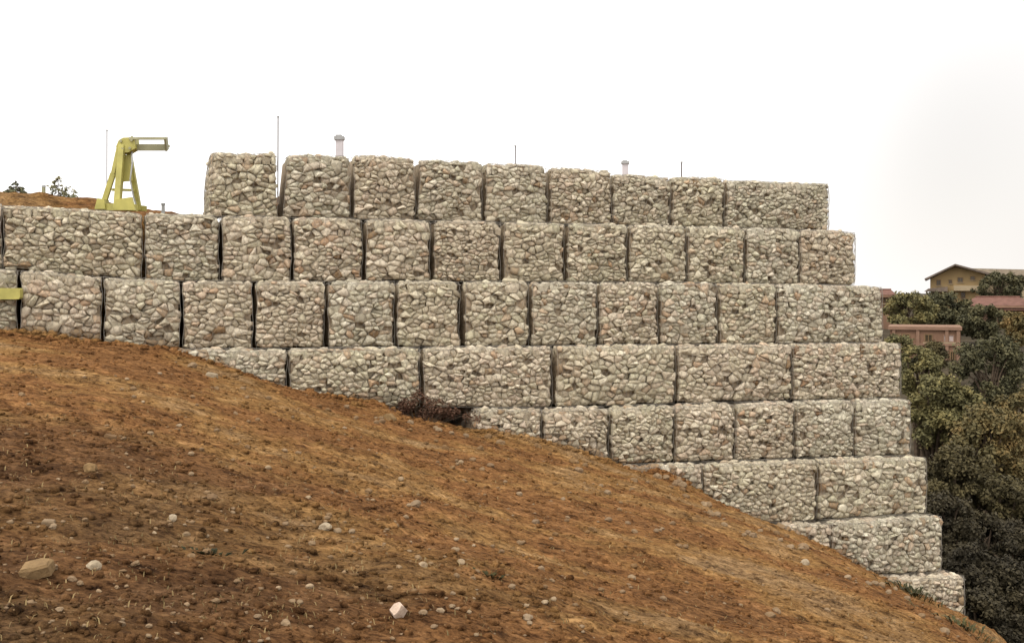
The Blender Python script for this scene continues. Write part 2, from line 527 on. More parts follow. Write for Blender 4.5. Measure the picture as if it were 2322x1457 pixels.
# ------------------------------------------------------------------ far terrain
def far_z(X, Y):
    hill = np.interp(Y, [-50, 25, 45, 70, 110, 170, 260, 3000], [-15, -15, -13, -9.5, -5.6, -2.6, -3.0, -6])
    right = np.clip((X - 5) / 12, 0, 1); right = right * right * (3 - 2 * right)
    left = np.interp(Y, [-50, 20, 60, 200, 3000], [-4.5, -4.5, -3.0, -3.0, -6])
    return hill * right + left * (1 - right)
fx_ = np.concatenate([np.arange(-2500, -60, 160), np.arange(-60, 160, 2.5), np.arange(160, 2600, 120)])
fy_ = np.concatenate([np.arange(-300, -20, 40), np.arange(-20, 260, 3.0), np.arange(260, 3000, 140)])
FX, FY = np.meshgrid(fx_, fy_)
FZ = far_z(FX, FY) + EYE + 0.5 * fbm(FX, FY, 14, 3, 90) * (FY < 300)
i2 = np.arange(FX.size).reshape(FX.shape)
q2 = np.stack([i2[:-1, :-1], i2[:-1, 1:], i2[1:, 1:], i2[1:, :-1]], -1).reshape(-1, 4)
val = link('valley_ground', mesh_np('valley_ground', np.stack([FX, FY, FZ], -1).reshape(-1, 3), q2, M['valley'], True))
tag(val, 'dark wooded valley floor and far hillside', None, None, 'structure')

# ------------------------------------------------------------------ backfill behind the wall
bt = np.arange(-9.5, 12.0, 0.12)
bw = np.concatenate([[-1.02], np.arange(-1.06, -6.5, -0.12), [-6.6]])
BT, BW = np.meshgrid(bt, bw)
PX = A0.x + WD.x * BT + WN.x * BW; PY = A0.y + WD.y * BT + WN.y * BW
lvl = np.interp(BT, [-9.5, -0.6, 0.7, 1.3, 10.2, 10.8, 11.6], [0.95, 1.02, 1.12, 1.66, 1.66, 0.9, 0.2])
mound = np.interp(BT, [-9.5, -4.6, -2.0, -1.2, -0.6, 0.1], [0.52, 0.51, 0.56, 0.40, 0.30, 0.05]) * np.exp(-((BW + 2.1) / 0.95) ** 2)
BZ = EYE + lvl + mound + 0.09 * fbm(BT, BW, 0.7, 3, 5) + 0.05 * fbm(BT, BW, 0.2, 2, 8)
BZ[0, :] = EYE - 8.0
BZ[-1, :] = EYE - 8.0
i3 = np.arange(BT.size).reshape(BT.shape)
q3 = np.stack([i3[:-1, :-1], i3[1:, :-1], i3[1:, 1:], i3[:-1, 1:]], -1).reshape(-1, 4)
bf = link('backfill_earth', mesh_np('backfill_earth', np.stack([PX, PY, BZ], -1).reshape(-1, 3), q3, M['soil_pale'], True))
tag(bf, 'brown earth heaped behind the wall', None, None, 'structure')

# ------------------------------------------------------------------ gabion baskets
def voronoi_cells(w, h, cw=0.112, ch=0.078):
    """irregular cells filling a w x h rectangle, as lists of (a, b)"""
    seeds = []
    rows = max(2, round(h / ch)); rh = h / rows
    for r in range(-1, rows + 1):
        cols = max(2, round(w / cw)); cwid = w / cols
        off = random.random() * cwid
        for c in range(-2, cols + 2):
            if random.random() < 0.27:
                continue
            seeds.append((off + (c + 0.5 + random.uniform(-.40, .40)) * cwid, (r + 0.5 + random.uniform(-.40, .40)) * rh))
    out = []
    K = 1.45
    for i, (sx, sy) in enumerate(seeds):
        if not (0 < sx < w and 0 < sy < h):
            continue
        poly = [(0.004, 0.004), (w - 0.004, 0.004), (w - 0.004, h - 0.004), (0.004, h - 0.004)]
        near = sorted(((qx - sx) ** 2 + ((qy - sy) * K) ** 2, qx, qy) for qx, qy in seeds
                      if abs(qx - sx) < 3.2 * cw and abs(qy - sy) < 3.2 * ch)[1:19]
        for d2, qx, qy in near:
            mx, my = (sx + qx) / 2, (sy + qy) / 2
            nx_, ny_ = qx - sx, (qy - sy) * K * K
            res = []
            m = len(poly)
            for j in range(m):
                p, q = poly[j], poly[(j + 1) % m]
                dp = (p[0] - mx) * nx_ + (p[1] - my) * ny_
                dq = (q[0] - mx) * nx_ + (q[1] - my) * ny_
                if dp <= 0:
                    res.append(p)
                if dp * dq < 0:
                    s = dp / (dp - dq)
                    res.append((p[0] + (q[0] - p[0]) * s, p[1] + (q[1] - p[1]) * s))
            poly = res
            if len(poly) < 3:
                break
        if len(poly) < 3:
            continue
        # drop near-duplicate corners
        cl = []
        for p in poly:
            if not cl or (p[0] - cl[-1][0]) ** 2 + (p[1] - cl[-1][1]) ** 2 > 0.012 ** 2:
                cl.append(p)
        if len(cl) >= 4:
            out.append(cl)
    return out

def wobble(root, u, v):
    """slumped, uneven outline of a filled basket: shifts along and up the face"""
    p = root['_ph']
    return (0.010 * math.sin(6.28 * (v * 1.1 + p)) + 0.008 * math.sin(6.28 * (v * 2.7 + 3 * p)),
            0.014 * math.sin(6.28 * (u * 1.2 + 2 * p)) + 0.008 * math.sin(6.28 * (u * 3.1 + 5 * p)))

def lay_stones(root, quad, bulge=0.045, drop=0.045, big=1.0):
    """fill the patch quad (p00, p10, p11, p01: bottom-left, bottom-right, top-right, top-left) with stones"""
    p00, p10, p11, p01 = [Vector(p) for p in quad]
    w = ((p10 - p00).length + (p11 - p01).length) / 2
    h = ((p01 - p00).length + (p11 - p10).length) / 2
    N = (p10 - p00 + p11 - p01).cross(p01 - p00 + p11 - p10).normalized()
    def S(a, b, e):
        wa, wb = wobble(root, a / w, b / h)
        da, db = min(a, w - a), min(b, h - b)
        pull = 0.034 * ((1 - min(max(da, 0), .09) / .09) ** 2 + (1 - min(max(db, 0), .09) / .09) ** 2)
        blg = bulge * math.sin(math.pi * min(max(a / w, 0), 1)) * math.sin(math.pi * min(max(b / h, 0), 1))
        u, v = (a + wa) / w, (b + wb * (0.3 + 0.7 * b / h)) / h
        base = p00 * ((1 - u) * (1 - v)) + p10 * (u * (1 - v)) + p11 * (u * v) + p01 * ((1 - u) * v)
        return base + N * (e - pull + blg)
    base = root.location
    load = ('stone_buff', 'stone_grey', 'stone_pink')[int(root['_ph'] * 977) % 3]
    size = random.uniform(0.84, 1.14) * big
    for poly in voronoi_cells(w, h, 0.106 * size, 0.060 * size):
        if random.random() < drop:
            continue
        n = len(poly)
        cx_ = sum(p[0] for p in poly) / n; cy_ = sum(p[1] for p in poly) / n
        sh = random.uniform(0.98, 1.15)
        prot = random.gauss(0, 0.014) - (random.uniform(.02, .06) if random.random() < 0.12 else 0)
        tx, ty = random.gauss(0, 0.18), random.gauss(-0.05, 0.18)
        ring = []
        for (a, b) in poly:
            j = sh * random.uniform(0.80, 1.12)
            ring.append(((a - cx_) * j, (b - cy_) * j))
        V = []
        for (a, b) in ring:                      # back
            V.append(S(cx_ + a * 0.72, cy_ + b * 0.72, prot - 0.13))
        for (a, b) in ring:                      # widest
            V.append(S(cx_ + a, cy_ + b, prot - 0.036 + tx * a * 0.6 + ty * b * 0.6 + random.uniform(-.010, .010)))
        for (a, b) in ring:                      # shoulder
            f = random.uniform(0.62, 0.80)
            V.append(S(cx_ + a * f, cy_ + b * f, prot - 0.014 + tx * a * f + ty * b * f + random.uniform(-.008, .008)))
        V.append(S(cx_, cy_, prot + random.uniform(-0.002, 0.014)))
        org = V[-1] - N * 0.05
        Fc = []
        for i in range(n):
            j = (i + 1) % n
            Fc.append((i, j, n + j, n + i))
            Fc.append((n + i, n + j, 2 * n + j, 2 * n + i))
            Fc.append((2 * n + i, 2 * n + j, 3 * n))
        tt = (org - A0).dot(WD)
        above = org.z - EYE - float(np.interp(tt, CT_T, CT_Z))
        soiled = above < random.uniform(-0.02, 0.16) or random.random() < 0.012
        me = mesh('stone', [v - org for v in V], Fc, M['stone_soiled' if soiled else load], random.random() < 0.5)
        link('stone', me, root, org - base)

def hex_net(root, quads, cell=0.085, r=0.0022):
    """twisted hexagonal wire net over the given patches, plus selvedge wires: one part"""
    mb = MB(root.location)
    for quad, bulge in quads:
        p00, p10, p11, p01 = [Vector(p) for p in quad]
        w = ((p10 - p00).length + (p11 - p01).length) / 2
        h = ((p01 - p00).length + (p11 - p10).length) / 2
        N = (p10 - p00 + p11 - p01).cross(p01 - p00 + p11 - p10).normalized()
        def S(a, b):
            a = min(max(a, 0), w); b = min(max(b, 0), h)
            wa, wb = wobble(root, a / w, b / h)
            u0, v0 = a / w, b / h
            u, v = (a + wa) / w, (b + wb * (0.3 + 0.7 * b / h)) / h
            da, db = min(a, w - a), min(b, h - b)
            pull = 0.03 * ((1 - min(da, .09) / .09) ** 2 + (1 - min(db, .09) / .09) ** 2)
            return p00 * ((1 - u) * (1 - v)) + p10 * (u * (1 - v)) + p11 * (u * v) + p01 * ((1 - u) * v) \
                + N * (0.006 - pull + (bulge + 0.012) * math.sin(math.pi * u0) * math.sin(math.pi * v0))
        cols, rows = max(2, round(w / cell)), max(2, round(h / (cell * 1.1)))
        cw, rh = w / cols, h / rows
        for rr in range(rows):
            for c in range(cols):
                x0 = (c + (0.5 if rr % 2 else 0.0)) * cw
                y0 = rr * rh
                if x0 > w: continue
                mb.bar(S(x0, y0), S(x0, y0 + rh * .45), r * 1.4, n=3)
                mb.bar(S(x0, y0 + rh * .45), S(x0 + cw / 2, y0 + rh), r, n=3)
                mb.bar(S(x0, y0 + rh * .45), S(x0 - cw / 2, y0 + rh), r, n=3)
        for (a, b, c, d) in ((0, 0, w, 0), (w, 0, w, h), (w, h, 0, h), (0, h, 0, 0)):
            for q in range(8):
                f0, f1 = q / 8, (q + 1) / 8
                mb.bar(S(a + (c - a) * f0, b + (d - b) * f0), S(a + (c - a) * f1, b + (d - b) * f1), r * 1.6, n=4)
    return mb.build('wire_mesh', M['wire'], root)

BASKETS = []
def basket(k, x0, x1, label, top=None, bot=None, taper=0.0, left_end=False, right_end=False, full_top=False, big=1.0, bulge=0.045):
    """gabion of course k between photo columns x0 and x1; top = rows at left/right if it differs from the course line"""
    t0, D0 = plane_hit(x0, k); t1, D1 = plane_hit(x1, k)
    def zrow(b, x):
        y = lerp_tab(ROWS[b], x)
        # height where this course line lies, between the two planes that meet there
        return 0.5 * (wall_z(x, y, b) + wall_z(x, y, b + 1)) if b < 8 else wall_z(x, y, 8)
    zt0, zt1 = (wall_z(x0, top[0], k), wall_z(x1, top[1], k)) if top else (zrow(k - 1, x0), zrow(k - 1, x1))
    zb0, zb1 = zrow(k, x0) + 0.012, zrow(k, x1) + 0.012
    if bot: zb0, zb1 = wall_z(x0, bot[0], k), wall_z(x1, bot[1], k)
    depth = 1.0 + STEP * max(0, k - 2)
    lean = random.uniform(-0.012, 0.012)
    T0, T1 = t0 + taper, t1 - taper * 0.8
    back = 0.15 if k == 1 else 0.0            # the topmost baskets sag narrower at the back
    def P(t, out, z):
        return wall_pt(t, out, z, k)
    fbl, fbr, ftr, ftl = P(t0, 0, zb0), P(t1, 0, zb1), P(T1, lean, zt1), P(T0, lean, zt0)
    bbl, bbr, btr, btl = P(t0, -depth, zb0), P(t1, -depth, zb1), P(T1 - back, -depth, zt1), P(T0 + back * .3, -depth, zt0)
    loc = (fbl + fbr) / 2
    root = thing('gabion_basket', loc, label, 'gabion', 'gabion baskets of the stepped retaining wall')
    root['_ph'] = random.random()
    # fill behind the packed face
    c = sum((fbl, fbr, ftr, ftl, bbl, bbr, btr, btl), Vector()) / 8
    def ins(p, front):
        q = p + WN * (-0.078 if front else 0.0)
        q += WD * (0.02 if (c - p).dot(WD) > 0 else -0.02)
        q.z += 0.03 if p.z < c.z else -0.045
        return q
    core = MB(loc).hexa([ins(fbl, 1), ins(fbr, 1), ins(bbr, 0), ins(bbl, 0), ins(ftl, 1), ins(ftr, 1), ins(btr, 0), ins(btl, 0)])
    core.build('rubble_core', M['fill'], root)
    front = (fbl, fbr, ftr, ftl)
    lay_stones(root, front, bulge, big=big)
    td = min(depth, 0.9) if full_top else 0.32
    b2l, b2r = P(T0, lean - td, zt0), P(T1, lean - td, zt1)
    topq = (ftl, ftr, b2r, b2l)
    lay_stones(root, topq, 0.012, drop=0.02, big=1.35)
    nets = [(front, bulge), (topq, 0.012)]
    if left_end:
        q = (bbl, fbl, ftl, btl); lay_stones(root, q, 0.03, big=1.3); nets.append((q, 0.03))
    if right_end:
        q = (fbr, bbr, btr, ftr); lay_stones(root, q, 0.03, big=1.3); nets.append((q, 0.03))
    hex_net(root, nets)
    BASKETS.append(root)
    return root

ORD = ['first', 'second', 'third', 'fourth', 'fifth', 'sixth', 'seventh', 'eighth', 'ninth', 'tenth', 'eleventh', 'twelfth', 'thirteenth']
# top course
c1 = [(473, 632, 345, 347, .035), (644, 797, 350, 352, .05), (803, 943, 348, 358, .02), (950, 1096, 360, 365, .03), (1103, 1243, 367, 375, .02),
      (1250, 1388, 378, 386, .02), (1393, 1522, 393, 402, .015), (1528, 1645, 400, 402, .01)]
for i, (a, b, y0, y1, tp) in enumerate(c1):
    nm = ('square stone-filled gabion at the free left end of the topmost course' if i == 0 else
          'square stone-filled gabion in the topmost course, %s from its left end' % ORD[i])
    basket(1, a, b, nm, (y0 + 2, y1 + 2), None, tp, left_end=(i == 0), full_top=False)
basket(1, 1650, 1882, 'long stone-filled gabion at the right end of the topmost course', (409, 418), None, 0.02, right_end=True, full_top=True)
# second course
basket(2, -310, 3, 'stone-filled gabion cut by the left picture edge beside the earth mound', full_top=True)
basket(2, 8, 322, 'long stone-filled gabion carrying the yellow frame at the wall\'s left', full_top=True)
basket(2, 330, 497, 'square gabion just right of the yellow frame, left of the topmost course', full_top=True)
c2 = [(505, 660), (668, 822), (832, 976), (987, 1135), (1145, 1280), (1290, 1423), (1430, 1558), (1563, 1690), (1697, 1814)]
for i, (a, b) in enumerate(c2):
    basket(2, a, b, 'square gabion in the second course from the top, %s under the topmost course' % ORD[i])
basket(2, 1818, 1941, 'square gabion at the right end of the second course from the top', right_end=True, full_top=True)
# third course
basket(3, -330, 38, 'low gabion at the left picture edge behind the small yellow bracket')
c3 = [(48, 230, 'leftmost square gabion of the third course, right of the yellow bracket', 1.15),
      (237, 408, 'square gabion of the third course with earth banked at its foot', 1.15)]
for a, b, nm, bg in c3:
    basket(3, a, b, nm, big=bg, bulge=0.06)
c3 = [(416, 573), (582, 736), (746, 895), (903, 1043), (1058, 1200), (1210, 1355), (1362, 1493), (1502, 1628), (1636, 1763)]
for i, (a, b) in enumerate(c3):
    basket(3, a, b, 'square gabion in the third course, %s of those standing clear of the earth' % ORD[i], big=1.08)
basket(3, 1768, 2003, 'long gabion at the right end of the third course, loose stones on its end', right_end=True, full_top=True, big=1.1)
# fourth course: double-length baskets
c4 = [(350, 650, 'double-length gabion of the fourth course, half buried under brown earth'),
      (658, 953, 'double-length gabion left of the dark hollow, its foot soiled by earth'),
      (963, 1253, 'double-length gabion standing over the dark hollow in the bank'),
      (1265, 1533, 'double-length gabion in the middle of the fourth course, rust-stained along its foot'),
      (1540, 1797, 'double-length gabion of the fourth course, second from the right end')]
for a, b, nm in c4:
    basket(4, a, b, nm, big=1.12, bulge=0.06)
basket(4, 1802, 2045, 'double-length gabion at the right end of the fourth course', right_end=True, full_top=True, big=1.12)
# fifth course
c5 = [(1082, 1230, 'low gabion right of the dark hollow, mostly buried in the bank'),
      (1236, 1382, 'gabion of the fifth course, second from the dark hollow'),
      (1390, 1530, 'rounded gabion of the fifth course, third from the dark hollow'),
      (1535, 1668, 'square gabion of the fifth course, fourth from the dark hollow'),
      (1673, 1803, 'square gabion of the fifth course, third from its right end'),
      (1810, 1937, 'square gabion of the fifth course, second from its right end')]
for a, b, nm in c5:
    basket(5, a, b, nm, big=1.0, bulge=0.06, left_end=(a == 1082))
basket(5, 1943, 2067, 'square gabion at the right end of the fifth course', right_end=True, full_top=True)
# sixth to eighth course
basket(6, 1345, 1594, 'gabion of the sixth course all but buried, only its right corner showing', big=1.05)
basket(6, 1600, 1855, 'double-length gabion of the sixth course with earth sloping across its foot', big=1.05)
basket(6, 1862, 2103, 'double-length gabion at the right end of the sixth course', right_end=True, full_top=True, big=1.05)
basket(7, 1640, 1884, 'gabion of the seventh course nearly buried, its top showing above the earth', big=1.05)
basket(7, 1890, 2137, 'double-length gabion at the right end of the seventh course', right_end=True, full_top=True, big=1.05)
basket(8, 1945, 2190, 'lowest gabion at the foot of the wall, half sunk in earth', right_end=True, full_top=True, big=1.0)

# ------------------------------------------------------------------ yellow lifting frame on the wall
Df = plane_hit(270, 2)[1] + 0.45
def fp(x, y, dy=0.0):
    p = px(x, y, Df); p.y += dy
    return p
fr = thing('lifting_frame', fp(272, 478), 'yellow steel lifting frame with splayed legs and forked arm on the gabions', 'frame')
o0 = fr.location
def fpart(name, build, mat='yellow'):
    mb = MB(o0); build(mb)
    return mb.build(name, M[mat], fr)
fpart('leg', lambda m: (m.rail(fp(238, 470, -.1), fp(262, 395, -.1), .075, .06), m.rail(fp(262, 395, -.1), fp(274, 330, -.06), .055, .06)))
fpart('leg', lambda m: m.rail(fp(276, 474, -.22), fp(280, 330, -.08), .085, .07))
fpart('leg', lambda m: m.rail(fp(306, 474, .2), fp(287, 335, .08), .07, .07))
fpart('leg', lambda m: m.rail(fp(252, 468, .34), fp(276, 335, .1), .055, .06))
fpart('gusset', lambda m: m.prism([(p.x, p.z) for p in (fp(274, 352), fp(297, 352), fp(299, 410), fp(277, 412))], Df - .03, Df + .03))
fpart('head_plate', lambda m: m.prism([(p.x, p.z) for p in (fp(268, 334), fp(274, 320), fp(284, 314), fp(310, 313), fp(312, 338), fp(296, 347), fp(272, 349))], Df - .10, Df + .10))
fpart('base_rail', lambda m: m.rail(fp(228, 470, -.12), fp(318, 473, -.16), .10, .10))
fpart('base_rail', lambda m: m.rail(fp(240, 466, .34), fp(318, 470, .24), .08, .10))
fpart('foot_plate', lambda m: m.prism([(p.x, p.z) for p in (fp(226, 476), fp(250, 476), fp(248, 454), fp(232, 452))], Df - .22, Df - .02))
fpart('foot_plate', lambda m: m.prism([(p.x, p.z) for p in (fp(270, 479), fp(319, 479), fp(311, 450), fp(276, 455))], Df - .26, Df - .20))
fpart('fork_bar', lambda m: m.rail(fp(298, 316, -.09), fp(379, 316, -.09), .036, .05), 'steel')
fpart('fork_bar', lambda m: m.rail(fp(306, 334, .02), fp(377, 334, .02), .095, .06), 'steel')
fpart('fork_bar', lambda m: m.rail(fp(306, 330, .12), fp(379, 329, .12), .03, .05), 'steel')
fpart('fork_end', lambda m: m.rail(fp(379, 314, -.07), fp(378, 340, .02), .03, .10), 'steel')
for bx_, by_ in ((280, 322), (304, 320), (284, 340), (300, 338)):
    fpart('bolt', lambda m: m.bar(fp(bx_, by_, -.125), fp(bx_, by_, -.10), .022, .018, 6), 'steel')
fpart('cross_brace', lambda m: m.rail(fp(262, 432, -.15), fp(300, 430, .1), .035, .04))
def hose_(m):
    pts_ = [fp(300, 344, -.02), fp(306, 372, -.12), fp(303, 410, -.16), fp(309, 446, -.14), fp(316, 474, -.1)]
    for a_, b_ in zip(pts_, pts_[1:]): m.bar(a_, b_, .012, .012, 6)
fpart('hose', hose_, 'grey_cap')
fpart('pivot_pin', lambda m: m.bar(fp(299, 309, 0), fp(299, 318, 0), .02), 'steel')

# small yellow bracket between the gabions at the left edge
Db = plane_hit(35, 3)[1] - 0.10
bk = thing('yellow_bracket', px(35, 682, Db), 'small yellow steel bracket sticking out between gabions at the left edge', 'bracket')
mb = MB(bk.location); mb.prism([(q.x, q.z) for q in (px(-14, 653, Db), px(46, 653, Db), px(49, 656, Db), px(49, 674, Db), px(46, 678, Db), px(-14, 679, Db))], Db - .06, Db + .05); mb.build('arm', M['yellow'], bk)
mb = MB(bk.location); mb.prism([(q.x, q.z) for q in (px(30, 656, Db), px(35, 656, Db), px(35, 675, Db), px(30, 675, Db))], Db + .05, Db + .22); mb.build('hook_plate', M['yellow'], bk)

# ------------------------------------------------------------------ rods and posts behind the wall
def rod(x, ytop, back, label, r=0.012):
    t, D = plane_hit(x, 1)
    D += back
    zb = EYE + (1.55 if x > 600 else 0.9)
    top = px(x, ytop, D)
    o = thing('reinforcing_rod', Vector((top.x, D, zb)), label, 'rod', 'thin rods standing behind the wall')
    m = MB(o.location); m.bar((top.x, D, zb - 0.15), (top.x + 0.004, D, top.z), r, n=6); m.build('bar', M['rust'], o)
    m = MB(o.location); m.bar((top.x + .004, D, top.z), (top.x + .004, D, top.z + 0.02), r * 1.9, n=6); m.build('cap', M['grey_cap'], o)
rod(630, 266, 1.4, 'tallest thin rod, rising from the gap between the first two top gabions', 0.012)
rod(1168, 332, 1.4, 'thin rod standing behind the fifth gabion of the topmost course')
rod(1545, 369, 1.4, 'short thin rod behind the eighth gabion of the topmost course', 0.012)
rod(242, 297, 2.0, 'faint thin rod beside the yellow lifting frame', 0.009)

def marker(x0, x1, y0, y1, ycap, back, label):
    D = plane_hit((x0 + x1) / 2, 1)[1] + back
    a, b = px(x0, y1, D), px(x1, y0, D)
    zb = EYE + 1.55
    cx_ = (a.x + b.x) / 2; w = (b.x - a.x) / 2
    o = thing('marker_post', Vector((cx_, D, zb)), label, 'post', 'pale capped posts behind the wall')
    zc = px(x0, ycap, D).z
    m = MB(o.location); m.box((cx_ - w * .82, D - w * .8, zb - .1), (cx_ + w * .82, D + w * .8, zc)); m.build('shaft', M['pale_paint'], o)
    m = MB(o.location); m.box((cx_ - w * 1.12, D - w * 1.1, zc + .001), (cx_ + w * 1.06, D + w * 1.1, zc + (b.z - zc) * .7)); m.box((cx_ - w * .8, D - w * .7, zc + (b.z - zc) * .7 + .001), (cx_ + w * .5, D + w * .7, b.z)); m.build('cap', M['grey_cap'], o)
marker(760, 780, 306, 345, 318, 1.9, 'pale grey-capped post behind the second gabion of the topmost course')
marker(1410, 1426, 364, 392, 372, 1.9, 'small grey-capped post behind the seventh gabion of the topmost course')
D = plane_hit(370, 2)[1] + 0.8
p = px(370, 462, D)
o = tag(MB((p.x, D, p.z - .2)).bar((p.x, D, p.z - .2), (p.x, D, p.z), .03, .026, 8).bar((p.x, D, p.z - .02), (p.x, D, p.z + .012), .034, .034, 8)
        .build('survey_peg', M['grey_cap'], None, (p.x, D, p.z - .2)), 'short dark peg on the earth right of the yellow frame', 'peg')

# ------------------------------------------------------------------ vegetation
def leaf_cloud(centers, radii, n, size, flat=0.0, seed=0):
    r = np.random.default_rng(seed)
    centers = np.asarray(centers, float); radii = np.asarray(radii, float)
    pick = r.choice(len(centers), n, p=radii ** 2 / (radii ** 2).sum())
    d = r.normal(size=(n, 3)); d /= np.linalg.norm(d, axis=1)[:, None]
    rad = radii[pick][:, None] * r.random((n, 1)) ** 0.45
    pos = centers[pick] + d * rad * np.array([1, 1, 0.8]) + r.normal(size=(n, 3)) * radii[pick][:, None] * .22
    nrm = d * 0.7 + r.normal(size=(n, 3)) * 0.6 + np.array([0, 0, 0.35])
    nrm /= np.linalg.norm(nrm, axis=1)[:, None]
    u = np.cross(nrm, r.normal(size=(n, 3))); u /= np.linalg.norm(u, axis=1)[:, None]
    v = np.cross(nrm, u)
    s = size * (0.55 + 0.9 * r.random((n, 1)))
    V = np.stack([pos - u * s, pos + v * s * 0.55, pos + u * s, pos - v * s * 0.55], 1).reshape(-1, 3)
    Fq = np.arange(4 * n).reshape(n, 4)
    return V, Fq

def tree(base, h, rx, rz, mat, label, seed, n=5000, leaf=0.14, name='deciduous_tree', cat='tree', group=None, crown_low=0.25):
    """base: foot of the trunk; crown ellipsoid of half width rx and half height rz, its top at h"""
    r = random.Random(seed)
    root = thing(name, base, label, cat, group)
    cz = h - rz
    mb = MB((0, 0, 0))
    lean = Vector((r.uniform(-.06, .06) * h, r.uniform(-.06, .06) * h, cz * 0.9))
    tr = max(0.05, h * 0.022)
    mb.bar((0, 0, -0.6), lean * 0.5, tr * 1.3, tr, 8); mb.bar(lean * 0.5, lean, tr, tr * .7, 8)
    cs, rs = [], []
    nc = 46 + int(9 * rx)
    for i in range(nc):
        a, zz = r.uniform(0, 2 * math.pi), r.uniform(-0.95, 0.95)
        q = math.sqrt(1 - zz * zz) * r.uniform(0.35, 1.06)
        c = Vector((math.cos(a) * q * rx, math.sin(a) * q * rx, cz + zz * rz * 0.88))
        cs.append(c); rs.append(r.uniform(0.12, 0.34) * min(rx, rz))
        if i % 2 == 0:
            st = lean * r.uniform(0.45, 0.95)
            midp = st.lerp(c, 0.5) + Vector((0, 0, 0.06 * h))
            mb.bar(st, midp, tr * .45, tr * .3, 5); mb.bar(midp, c, tr * .3, tr * .08, 5)
    mb.build('trunk', M['bark'], root)
    V, Fq = leaf_cloud(cs, rs, int(n * 2.3), leaf * .60, seed=seed)
    link('crown', mesh_np('crown', V, Fq, mat), root)
    return root

def tree_px(x, y, rxp, ryp, D, mat, label, seed, **kw):
    """tree whose crown is centred on photo pixel (x, y), half sizes in photo pixels, at distance D, rooted in the terrain"""
    c = px(x, y, D)
    gz = float(far_z(np.array(c.x), np.array(c.y))) + EYE
    rx, rz = rxp * D / F, ryp * D / F
    h = max(c.z + rz - gz, rz * 2.05)
    return tree(Vector((c.x, c.y, c.z + rz - h)), h, rx, rz, M[mat], label, seed, **kw)

G = 'trees in the valley beyond the wall'
tree_px(2062, 704, 58, 42, 118, 'leaf_olive', 'olive-green bushy tree left of the yellow house, beyond the wall end', 1, n=5200, leaf=.26, group=G)
tree_px(2143, 706, 56, 44, 126, 'leaf_dark', 'dark green tree directly below the yellow house', 2, n=5200, leaf=.26, group=G)
tree_px(2222, 728, 58, 38, 112, 'leaf_dark', 'dark tree under the red-roofed house', 3, n=5200, leaf=.25, group=G)
tree_px(2268, 650, 58, 32, 158, 'leaf_dark', 'dark tree in front of the yellow house\'s right wing', 4, n=4200, leaf=.28, group=G)
tree_px(2306, 745, 32, 40, 92, 'leaf_autumn', 'orange autumn tree at the right picture edge below the red roof', 5, n=3600, leaf=.2, group=G)
tree_px(2078, 842, 50, 58, 46, 'leaf_olive', 'yellow-green tree close beside the wall\'s right end', 6, n=6500, leaf=.11, group=G)
tree_px(2248, 845, 78, 88, 62, 'leaf_dark', 'tall dark green tree right of the salmon building', 7, n=8000, leaf=.15, group=G)
tree_px(2140, 940, 78, 88, 43, 'leaf_olive', 'olive tree below the salmon building', 8, n=8000, leaf=.11, group=G)
tree_px(2240, 1010, 92, 95, 40, 'leaf_autumn', 'broad orange-brown autumn tree right of the wall', 9, n=9500, leaf=.11, group=G)
tree_px(2330, 960, 60, 90, 47, 'leaf_autumn', 'rusty autumn tree cut by the right picture edge', 10, n=6000, leaf=.12, group=G)
tree_px(2165, 1085, 75, 80, 36, 'leaf_half_shade', 'drab brown tree low beside the wall\'s lower courses', 12, n=7500, leaf=.10, group=G)
tree_px(2290, 1150, 90, 75, 36, 'leaf_half_shade', 'shade-dimmed brown tree under the broad autumn tree', 13, n=7500, leaf=.10, group=G)
tree_px(2035, 792, 34, 34, 80, 'leaf_olive', 'small olive tree in front of the salmon building, against the wall end', 14, n=3200, leaf=.15, group=G)
tree_px(2118, 806, 34, 30, 84, 'leaf_half_shade', 'small drab tree hiding the middle of the salmon building', 15, n=3000, leaf=.15, group=G)
G2 = 'dark scrub in the ravine'
for i, (x, y, a, b, D, nm) in enumerate([
        (2150, 1190, 70, 70, 33, 'dark shrub beside the sixth course\'s right end'),
        (2235, 1225, 80, 70, 34, 'dark shrub in the shade right of the seventh course'),
        (2320, 1250, 70, 75, 33, 'dark shrub at the right picture edge above the ravine'),
        (2180, 1300, 75, 70, 31, 'dark shrub behind the lowest gabion'),
        (2265, 1335, 80, 70, 31, 'dark shrub at the bottom right in the ravine'),
        (2215, 1400, 80, 65, 29, 'lowest dark shrub beside the foot of the wall'),
        (2310, 1420, 80, 75, 29, 'dark shrub filling the lower right corner')]):
    tree_px(x, y, a, b, D, 'leaf_scrub', nm, 30 + i, n=7000, leaf=.085, name='shrub', cat='shrub', group=G2)

def conifer(x, ytop, D, h, label, seed, wid=0.32):
    top = px(x, ytop, D)
    base = Vector((top.x, D, top.z - h))
    root = thing('young_conifer', base, label, 'tree', 'young conifers behind the earth mound')
    r = random.Random(seed)
    mb = MB(); mb.bar((0, 0, -2.5), (0, 0, h * .98), .05, .008, 6)
    cs, rs = [], []
    for i in range(110):
        f = r.random() ** 0.8
        z = h * (0.12 + 0.86 * f)
        q = (1 - f) * wid * h * r.uniform(.5, 1.0)
        a = r.uniform(0, 6.28)
        c = Vector((math.cos(a) * q, math.sin(a) * q, z))
        mb.bar((0, 0, z + .03), c, .012, .004, 4)
        cs.append(c); rs.append(0.11 * h * (1.12 - f))
    mb.build('trunk', M['bark'], root)
    V, Fq = leaf_cloud(cs, rs, 5200, .045, seed=seed)
    link('crown', mesh_np('crown', V, Fq, M['leaf_conifer']), root)
conifer(132, 398, 33, 2.2, 'young conifer showing above the earth mound left of the yellow frame', 50, .95)
conifer(36, 408, 33, 1.7, 'small conifer top above the mound at the left picture edge', 51, .8)
D = 30
p = px(99, 420, D)
